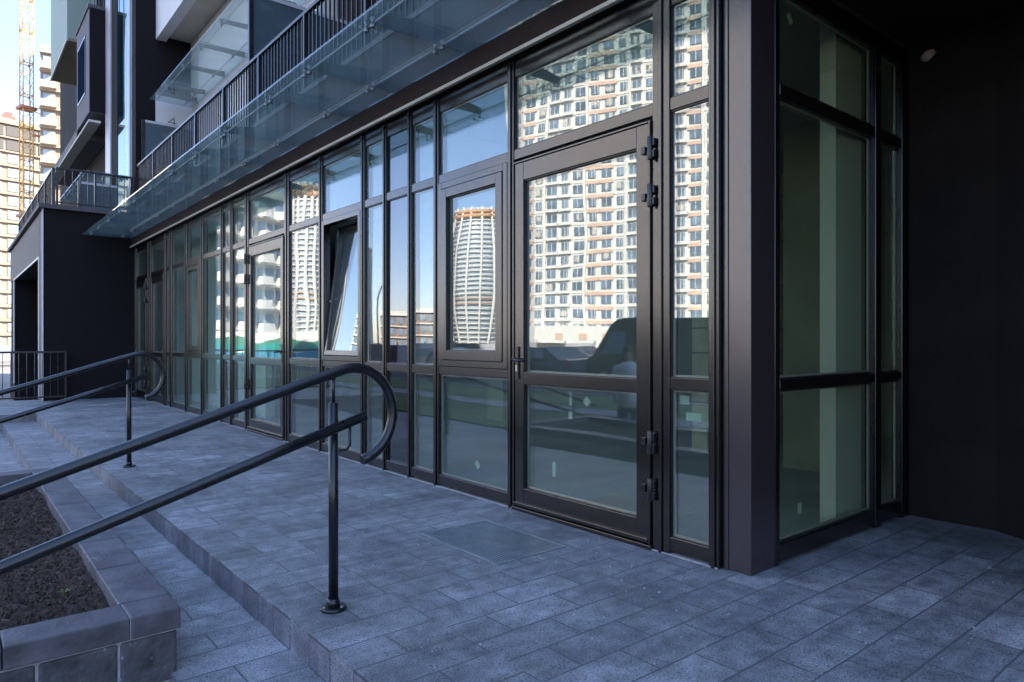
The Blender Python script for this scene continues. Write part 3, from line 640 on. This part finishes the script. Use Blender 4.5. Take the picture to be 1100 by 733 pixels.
# ------------------------------------------------------------------ grating let into the paving
gt = thing('floor_grate', 'galvanised steel grating set in the paving before the main door', 'grating', (-3.28, 2.53, 0))
gx0, gx1, gy0, gy1 = -3.67, -2.9, 2.28, 2.79
part('frame', B(gx0, gx1, gy0, gy0+.012, .0005, .006).box(gx0, gx1, gy1-.012, gy1, .0005, .006).box(gx0, gx0+.012, gy0+.012, gy1-.012, .0005, .006).box(gx1-.012, gx1, gy0+.012, gy1-.012, .0005, .006), M['grate'], gt)
part('pit_shade_sheet', B(gx0+.012, gx1-.012, gy0+.012, gy1-.012, .0004, .0012), M['pit'], gt)  # dark sheet on the paving, coloured as the shaded depth under the bars
g_ = MB()
k = 0; yy = gy0+.026
while yy < gy1-.02: g_.box(gx0+.012, gx1-.012, yy, yy+.007, .0015, .0052); yy += .021
xx = gx0+.04
while xx < gx1-.02: g_.box(xx, xx+.003, gy0+.012, gy1-.012, .0053, .0058); xx += .033
part('grate_bars', g_, M['grate'], gt)

# ------------------------------------------------------------------ far things seen directly: towers and crane
def tower(name, label, cat, p, yaw, wd, dp, floors, fh, bays, wall, holes_from=99, group=None, slab=M['wwall'], balcony=False, z0=GZ, wmat=None, sd=.35, ww=(.34, .3), wh=.3):
    """block with its front facing local +x; windows as parts (nearest hundred), rest as one"""
    t = thing(name, label, cat, (p.x, p.y, z0), group); c, s_ = math.cos(yaw), math.sin(yaw)
    ax = [(c, s_, 0), (-s_, c, 0), (0, 0, 1)]
    def W(x, y, z): return (p.x+c*x-s_*y, p.y+s_*x+c*y, z0+z)
    H = floors*fh
    part('wall', MB().obox(W(-dp/2, 0, H/2), ax, dp/2, wd/2, H/2), wall, t)
    sb = MB()
    for f in range(floors+1): sb.obox(W(sd-.1, 0, f*fh), ax, sd, wd/2+.1, .16 if sd > .2 else .1)
    part('floor_slabs', sb, slab, t)
    part('parapet', MB().obox(W(-dp/2, 0, H+.6), ax, dp/2+.1, wd/2+.1, .6), slab, t)
    rest = MB(); n = 0; bwid = wd/bays
    for f in range(floors):
        for b in range(bays):
            y = -wd/2+bwid*(b+.5); hole = f >= holes_from
            q = MB() if n < 100 else rest
            hw = bwid*.5-.25 if hole else bwid*ww[b % 2]
            q.obox(W(.06, y, f*fh+fh*.52), ax, .12, hw, fh*(.38 if hole else wh), 0)
            if n < 100: part('window', q, M['hole'] if hole else (wmat or M['win']), t)
            n += 1
    if n > 100: rest.build('window', wmat or M['win'], t)['kind'] = 'stuff'
    if balcony:
        for f in range(1, floors):
            for b in range(0, bays, 2): part('balcony', MB().obox(W(.9, -wd/2+bwid*(b+.5), f*fh+.6), ax, .75, bwid*.44, .55), slab, t)
    return t, W, ax
p = place(14, 150)
tower('construction_tower', 'pale unfinished high rise with open top storeys behind the crane', 'tower', p, math.radians(12), 15, 14, 16, 3.05, 5, M['rawlit'], 14, slab=M['rawlit'])
p2 = place(37, 156); tower('construction_tower', 'bare concrete stair tower of the unfinished high rise right of the crane mast', 'tower', p2, math.radians(12), 5.2, 10, 15, 3.05, 2, M['rawlit'], 11, slab=M['rawlit'])
p = place(72, 112); tower('balcony_tower', 'lit apartment tower with stacked white balconies behind the sage green box', 'tower', p, math.radians(-9), 7.2, 10, 16, 3.0, 3, M['rawlit'], balcony=True, slab=M['cream2'])
cp = place(28.5, 112)
cr_ = thing('tower_crane', 'yellow lattice tower crane mast rising before the pale high rise', 'crane', (cp.x, cp.y, GZ))
ca = math.radians(15); cu = Vector((math.cos(ca), math.sin(ca), 0)); cv = Vector((-cu.y, cu.x, 0)); hw = .72
def cpnt(i, j, z): q = Vector((cp.x, cp.y, 0))+cu*(i*hw)+cv*(j*hw); return (q.x, q.y, GZ+z)
HM = 78; sec = 5.2
for n_ in range(15):
    z0 = n_*sec; m_ = MB()
    for i, j in ((-1, -1), (-1, 1), (1, 1), (1, -1)): m_.tube([cpnt(i, j, z0), cpnt(i, j, z0+sec)], .1, 6)
    cs = [(-1, -1), (-1, 1), (1, 1), (1, -1)]
    for a in range(4):
        i0, i1 = cs[a], cs[(a+1) % 4]
        for k in range(4):
            za, zb = z0+sec*k/4, z0+sec*(k+1)/4
            m_.tube([cpnt(*i0, za), cpnt(*i1, zb)] if k % 2 else [cpnt(*i1, za), cpnt(*i0, zb)], .045, 4)
        m_.tube([cpnt(*i0, z0), cpnt(*i1, z0)], .09, 5)
    part('mast_section', m_, M['crane'], cr_)
for z in (39.5, 22): part('tie_collar', MB().obox((cp.x, cp.y, GZ+z), [cu, cv, (0, 0, 1)], 1.15, 1.15, .22), M['craner'], cr_)
tp = place(66, 112)
part('tie_beam', MB().tube([cpnt(1, 1, 39.5), (tp.x, tp.y, GZ+39.5)], .09, 6).tube([cpnt(1, -1, 39.4), (tp.x, tp.y, GZ+37.2)], .09, 6).tube([cpnt(1, 1, 39.2), (tp.x, tp.y, GZ+36.9)], .07, 6).tube([cpnt(1, 1, 35.2), (tp.x, tp.y, GZ+34.6)], .22, 6), M['craner'], cr_)
rp_ = place(9, 150)
lc = thing('roof_hoist', 'red and white hoist standing on the roof of the unfinished high rise', 'hoist', (rp_.x, rp_.y, 49.5))
part('cabin', B(rp_.x-.7, rp_.x+.7, rp_.y-.7, rp_.y+.7, 50.0, 50.9).box(rp_.x-.8, rp_.x+.8, rp_.y-1.2, rp_.y+1.2, 49.5, 50.0), M['redp'], lc)
part('motor', B(rp_.x-.4, rp_.x+.4, rp_.y-.5, rp_.y+.3, 50.9, 51.6).box(rp_.x-.2, rp_.x+.2, rp_.y-1.1, rp_.y-.8, 50.0, 51.9), M['trim'], lc)

# ------------------------------------------------------------------ the street opposite, mirrored in the glass
def face(u0, u1, t0, t1):
    a, b = seen(u0, t0), seen(u1, t1); c = (a+b)/2; d = b-a; L_ = d.length
    n = Vector((d.y, -d.x)); n = n if n.dot(Vector((0, 2*YG))-c) > 0 else -n
    return c, math.atan2(n.y, n.x), L_
c, yaw, L_ = face(548, 860, 134, 112)
t, W, ax = tower('apartment_tower', 'tall white and apricot apartment tower across the street', 'building', c, yaw, L_, 16, 30, 2.6, 20, M['wwall'], wmat=M['aptwin'], sd=.12, ww=(.34, .26), wh=.29)
bwid = L_/20; pa = MB(); pb = MB(); fr_ = MB()
for f in range(1, 30):
    for b in range(20):
        y = -L_/2+bwid*(b+.5)
        if b in (0, 1, 6, 12, 13, 18): pa.obox(W(.1, y, f*2.6+2.42), ax, .15, bwid*.49, .32)
        if b in (3, 7, 8, 10, 15, 16): pb.obox(W(.25, y, f*2.6+.22), ax, .3, bwid*.46, .26)
        fr_.obox(W(.2, y, f*2.6+1.35), ax, .04, .05, .8)
        if b % 2: fr_.obox(W(.2, y-bwid*.2, f*2.6+1.35), ax, .04, .04, .8)
part('apricot_panel', pa, M['orange'], t); part('balcony_fronts', pb, M['wwall'], t); part('window_bars', fr_, M['wwall'], t)
vs_ = MB()
for b in (0, 2, 5, 6, 9, 11, 14, 17, 20): vs_.obox(W(.2, -L_/2+bwid*b, 39), ax, .3, .22, 38)
part('pilasters', vs_, M['wwall'], t)
cu_ = MB(); rr = random.Random(3)
for k in range(110):
    f, b = rr.randrange(1, 29), rr.randrange(20); y = -L_/2+bwid*(b+.5)
    cu_.obox(W(.19, y+rr.uniform(-.12, .12)*bwid, f*2.6+1.35+rr.uniform(-.1, .15)), ax, .012, bwid*rr.uniform(.1, .28), rr.uniform(.35, .72))
part('curtains', cu_, M['cream'], t)['kind'] = 'stuff'
part('podium', MB().obox(W(2, 0, 1.9), ax, 2.2, L_/2-.5, 2.3), M['wwall'], t)
pv_ = MB()
for k in range(10): pv_.obox(W(4.22, -L_/2+2+k*4.2, 2.4), ax, .06, .7, .55)
part('podium_vents', pv_, M['orange'], t)
def egg(u, tt, wpx, vtop, label):
    q = seen(u, tt); R_ = wpx/2/740*tt; H = (367-vtop)/740*tt+1.2-GZ
    t = thing('egg_tower', label, 'building', (q.x, q.y, GZ), 'egg shaped lattice towers across the street')
    N, K = 28, 30; body = MB(); prof = []
    for i in range(K+1):
        z = i/K; r = R_*(.60+.40*math.sin(PI*(.12+.80*z)))
        prof.append((r, z*H))
    vsb = [(q.x+r*.93*math.cos(2*PI*k/N), q.y+r*.93*math.sin(2*PI*k/N), GZ+z) for r, z in prof for k in range(N)]
    body.add(vsb, [(i*N+k, i*N+(k+1) % N, (i+1)*N+(k+1) % N, (i+1)*N+k) for i in range(K) for k in range(N)]+[tuple(K*N+k for k in range(N))], 0, True)
    part('glazed_core', body, M['eggwin'], t)
    fl_ = MB(); ob = MB()
    for i in range(1, 30):
        z = i/30; j = int(z*K); r = prof[j][0]
        tgt = ob if i >= 28 or i in (9, 10) else fl_
        tgt.tube([(q.x+r*math.cos(2*PI*k/N), q.y+r*math.sin(2*PI*k/N), GZ+z*H) for k in range(N+1)], .2 if i < 28 else .7, 6)
    part('floor_rings', fl_, M['wwall'], t); part('crown_band', ob, M['bandorange'], t)
    rb = MB()
    for k in range(14):
        a = 2*PI*k/14
        rb.tube([(q.x+r*1.03*math.cos(a), q.y+r*1.03*math.sin(a), GZ+z) for r, z in prof], .38, 6)
    part('ribs', rb, M['wwall'], t)
    return t
egg(511, 210, 66, 226, 'egg shaped lattice tower with an orange crown across the street')
egg(331, 150, 40, 200, 'white egg shaped lattice tower beside the long white building')
c, yaw, L_ = face(205, 306, 80, 92)
t, W, ax = tower('white_building', 'long white apartment building with curved balcony ends', 'building', c, yaw, L_, 14, 7, 2.95, 9, M['wwall'], balcony=True)
wf0, wf1 = seen(190, 60), seen(352, 52); d = (wf1-wf0); Lw = d.length; d = Vector((d.x, d.y, 0))/Lw; n_ = Vector((-d.y, d.x, 0))
wf = thing('site_fence', 'white construction fence printed with green and blue waves', 'fence', ((wf0.x+wf1.x)/2, (wf0.y+wf1.y)/2, GZ))
NW = 120
def wave(name, m, f0, f1, dpt):
    q = MB(); vs = []
    for i in range(NW+1):
        s = Lw*i/NW
        for z in (f0(s), f1(s)):
            for k in (-dpt, dpt): b_ = Vector((wf0.x, wf0.y, 0))+d*s+n_*k; vs.append((b_.x, b_.y, GZ+z))
    fs = []
    for i in range(NW): a = i*4; e = a+4; fs += [(a, a+1, e+1, e), (a+2, e+2, e+3, a+3), (a, e, e+2, a+2), (a+1, a+3, e+3, e+1)]
    fs += [(0, 2, 3, 1), (NW*4, NW*4+1, NW*4+3, NW*4+2)]
    q.add(vs, fs); part(name, q, m, wf)
wave('panel', M['wwall'], lambda s: 0, lambda s: 2.5, .02)
wave('green_wave', M['green'], lambda s: 1.2, lambda s: 1.9+.25*math.sin(s*1.1), .03)
wave('teal_wave', M['teal'], lambda s: .9, lambda s: 1.45+.2*math.sin(s*1.1+1), .04)
wave('blue_wave', M['blue'], lambda s: .02, lambda s: .95+.2*math.sin(s*1.1+2), .05)
c, yaw, L_ = face(408, 476, 190, 190)
tower('brick_building', 'low brown brick building on the horizon across the street', 'building', c, yaw, L_, 10, 3, 3.1, 8, M['brick'])
c, yaw, L_ = face(372, 392, 230, 230)
tower('white_tower', 'slender white high rise far across the street', 'building', c, yaw, L_, 10, 11, 3.0, 3, M['wwall'])
q = seen(405, 42)
lp = thing('street_lamp', 'thin grey street lamp with a curved arm by the road', 'lamp', (q.x, q.y, GZ))
part('pole', MB().tube([(q.x, q.y, GZ), (q.x, q.y, 3.2), (q.x+.1, q.y, 4.0), (q.x+.45, q.y, 4.6), (q.x+1.0, q.y, 4.85)], [.06, .05, .045, .04, .035], 8), M['steel'], lp)
part('lamp_head', B(q.x+.95, q.x+1.5, q.y-.1, q.y+.1, 4.8, 4.9), M['trim'], lp, .02)
def vehicle(name, label, cat, p, yaw, paint, prof, wins, Lh, wd, wheels, wr, z0=GZ-.02, group=None):
    t = thing(name, label, cat, (p.x, p.y, z0), group); c, s_ = math.cos(yaw), math.sin(yaw)
    def T(mb): mb.v = [(p.x+c*x-s_*y, p.y+s_*x+c*y, z0+z) for x, y, z in mb.v]; return mb
    part('body', T(MB().prism(prof, 1, -wd/2, wd/2)), paint, t, .05)
    for k, w_ in enumerate(wins):
        for s in (-1, 1): part('window', T(MB().prism(w_, 1, s*(wd/2+.004), s*(wd/2-.02))), M['win'], t)
    ws_ = sorted(prof, key=lambda q: -q[0])
    for x in wheels:
        for s in (-1, 1):
            wh = part('wheel', T(MB().tube([(x, s*(wd/2-.2), wr), (x, s*(wd/2+.015), wr)], wr, 20)), M['tyre'], t)
            part('rim', T(MB().tube([(x, s*(wd/2+.016), wr), (x, s*(wd/2+.022), wr)], wr*.6, 16)), M['steel'], wh)
    for s in (-1, 1):
        part('headlight', T(MB().box(prof[1][0]-.06, prof[1][0]+.012, s*(wd/2-.38), s*(wd/2-.08), .62, .8)), M['lampw'], t)
        part('tail_light', T(MB().box(-Lh-.01, -Lh+.05, s*(wd/2-.2), s*(wd/2-.05), .7, 1.0)), M['lampred'], t)
    return t, T
vp = [(-2.6, .35), (2.75, .35), (2.75, 1.05), (2.45, 1.2), (1.6, 2.3), (1.3, 2.5), (.9, 2.55), (-2.6, 2.55)]
p = seen(712, 24.5)
van, T = vehicle('parked_van', 'dark panel van parked in the shade across the lawn', 'van', p, PI, M['vanp'], vp, [[(.85, 1.25), (2.05, 1.25), (1.5, 2.05), (.85, 2.05)]], 2.6, 1.95, (-1.7, 1.85), .36)
part('windscreen', T(MB().prism([(2.36, 1.30), (2.38, 1.32), (1.74, 2.15), (1.70, 2.13)], 1, -.85, .85)), M['win'], van)
cpf = [(-2.1, .3), (2.15, .3), (2.15, .75), (1.2, .95), (.45, 1.42), (-1.0, 1.45), (-1.75, 1.0), (-2.1, .95)]
cw = [[(-.95, 1.0), (.95, .98), (.4, 1.36), (-.9, 1.38)]]
vehicle('parked_car', 'dark blue car parked by the kerb behind the van', 'car', seen(588, 30), PI+.03, M['carp'], cpf, cw, 2.1, 1.75, (-1.3, 1.35), .32, group='cars in the street')
vehicle('parked_car', 'silver car parked beyond the dark entrance wing', 'car', place(4, 48), 1.45, M['carw'], cpf, cw, 2.1, 1.75, (-1.3, 1.35), .32, group='cars in the street')

# ------------------------------------------------------------------ the woman standing on the footpath
def person(px, py, yaw):
    t = thing('person', 'woman with long dark hair in a white jacket standing by the lawn', 'person', (px, py, GZ))
    J = {'pel': (0, 0, .9), 'wai': (0, .01, 1.05), 'che': (0, .01, 1.24), 'nek': (0, 0, 1.38), 'hed': (0, -.01, 1.47), 'top': (0, -.005, 1.6)}
    Rd = {'pel': .125, 'wai': .11, 'che': .125, 'nek': .05, 'hed': .075, 'top': .06}
    Ed = [('pel', 'wai'), ('wai', 'che'), ('che', 'nek'), ('nek', 'hed'), ('hed', 'top')]
    for s, n_ in ((-1, 'l'), (1, 'r')):
        for k, pnt, r in (('hip', (.09*s, 0, .82), .095), ('kne', (.1*s, -.015, .48), .06), ('ank', (.1*s, .01, .09), .042), ('toe', (.11*s, -.13, .04), .035),
                          ('sho', (.16*s, 0, 1.31), .06), ('elb', (.215*s, .03, 1.05), .043), ('wri', (.2*s, -.06, .83), .03), ('plm', (.19*s, -.08, .77), .026)):
            J[k+n_] = pnt; Rd[k+n_] = r
        Ed += [('pel', 'hip'+n_), ('hip'+n_, 'kne'+n_), ('kne'+n_, 'ank'+n_), ('ank'+n_, 'toe'+n_), ('che', 'sho'+n_), ('sho'+n_, 'elb'+n_), ('elb'+n_, 'wri'+n_), ('wri'+n_, 'plm'+n_)]
        for q, (dx, dy, l_) in enumerate(((-.004, -.03, .072), (0, -.012, .08), (.002, .006, .076), (.003, .022, .06), (-.02, -.045, .03))):
            a, b = 'f%d%s' % (q, n_), 'g%d%s' % (q, n_)
            J[a] = (.19*s+dx*s, -.08+dy, .75-l_*.4); J[b] = (.185*s+dx*s, -.085+dy*1.05, .75-l_*1.1); Rd[a] = .0095; Rd[b] = .008; Ed += [('plm'+n_, a), (a, b)]
    ks = list(J); c, s_ = math.cos(yaw), math.sin(yaw)
    def tr(v): return (c*v[0]-s_*v[1], s_*v[0]+c*v[1], v[2])
    me = bpy.data.meshes.new('body'); me.from_pydata([tr(J[k]) for k in ks], [(ks.index(a), ks.index(b)) for a, b in Ed], [])
    o = bpy.data.objects.new('body', me); C.objects.link(o); o.parent = t
    me.materials.append(M['skin'])
    sk = o.modifiers.new('skin', 'SKIN'); me.skin_vertices or me.attributes
    bm = bmesh.new(); bm.from_mesh(me); ly = bm.verts.layers.skin.verify(); bm.verts.ensure_lookup_table()
    for i, k in enumerate(ks): bm.verts[i][ly].radius = (Rd[k], Rd[k]); bm.verts[i][ly].use_root = (k == 'pel')
    bm.to_mesh(me); bm.free()
    ss = o.modifiers.new('sub', 'SUBSURF'); ss.levels = 1; ss.render_levels = 2
    def loft(name, rings, m):
        q = MB(); n = 18; vs = []
        for cx, cy, z, rx, ry in rings:
            for k in range(n): a = 2*PI*k/n; vs.append(Vector(tr((cx+rx*math.cos(a), cy+ry*math.sin(a), z)))+t.location)
        q.add(vs, [(i*n+k, i*n+(k+1) % n, (i+1)*n+(k+1) % n, (i+1)*n+k) for i in range(len(rings)-1) for k in range(n)]+[tuple(range(n))[::-1], tuple((len(rings)-1)*n+k for k in range(n))], 0, True)
        part(name, q, m, t)
    loft('jacket', [(0, 0, .74, .205, .15), (0, 0, .9, .19, .15), (0, .01, 1.05, .165, .135), (0, .01, 1.24, .185, .145), (0, .005, 1.34, .16, .11), (0, 0, 1.4, .075, .07)], M['jacket'])
    for s in (-1, 1):
        loft('sleeve', [(.2*s, -.058, .85, .042, .042), (.217*s, .03, 1.04, .056, .056), (.19*s, .015, 1.2, .065, .065), (.14*s, 0, 1.345, .07, .06)], M['jacket'])
        loft('trouser_leg', [(.1*s, .01, .08, .06, .06), (.1*s, -.01, .48, .075, .078), (.088*s, 0, .8, .105, .115)], M['jeans'])
        loft('shoe', [(.105*s, -.045, .0, .045, .125), (.105*s, -.045, .04, .045, .125), (.1*s, .0, .1, .045, .06)], M['shoe'])
    loft('hair', [(0, .075, 1.2, .085, .03), (0, .06, 1.36, .1, .055), (0, .04, 1.48, .095, .07), (0, .025, 1.56, .092, .085), (0, .012, 1.63, .075, .075), (0, .01, 1.655, .03, .03)], M['hair'])
    fc = MB()
    for s in (-1, 1): fc.tube([(.03*s, -.083, 1.515), (.03*s, -.087, 1.515)], .009, 8, 1)
    fc.tube([(0, -.08, 1.51), (0, -.102, 1.478), (0, -.085, 1.47)], [.006, .012, .008], 8); fc.tube([(-.022, -.08, 1.44), (0, -.088, 1.44), (.022, -.08, 1.44)], .005, 6, 1)
    for s in (-1, 1): fc.tube([(.074*s, .0, 1.46), (.084*s, .005, 1.485), (.074*s, .0, 1.51)], .009, 6)
    fc.v = [tuple(Vector(tr(v))+t.location) for v in fc.v]
    part('face', fc, [M['skin'], M['redp']], t)
p = seen(676, 10.2)
person(p.x, p.y, PI*.75)


for u, tt, pm, lb in ((470, 33, 'carw', 'silver car parked across the street nearest the lamp post'), (612, 36, 'carp', 'dark car parked across the street before the podium')):
    vehicle('parked_car', lb, 'car', seen(u, tt), PI+.05, M[pm], cpf, cw, 2.1, 1.75, (-1.3, 1.35), .32, group='cars in the street')
f0, f1 = seen(395, 46), seen(640, 46)
fn = thing('mesh_fence', 'grey panel fence standing along the far side of the road', 'fence', ((f0.x+f1.x)/2, (f0.y+f1.y)/2, GZ))
d = f1-f0; Lf = d.length; d = Vector((d.x, d.y, 0))/Lf; n_ = Vector((-d.y, d.x, 0)); o3 = Vector((f0.x, f0.y, GZ))
for k in range(9):
    c = o3+d*(Lf*k/8); part('post', MB().obox((c.x, c.y, GZ+.85), [d, n_, (0, 0, 1)], .04, .04, .85), M['steel'], fn)
    if k < 8:
        c = o3+d*(Lf*(k+.5)/8); part('panel', MB().obox((c.x, c.y, GZ+.85), [d, n_, (0, 0, 1)], Lf/16-.05, .015, .7), M['trim' if k % 3 else 'mauve'], fn)
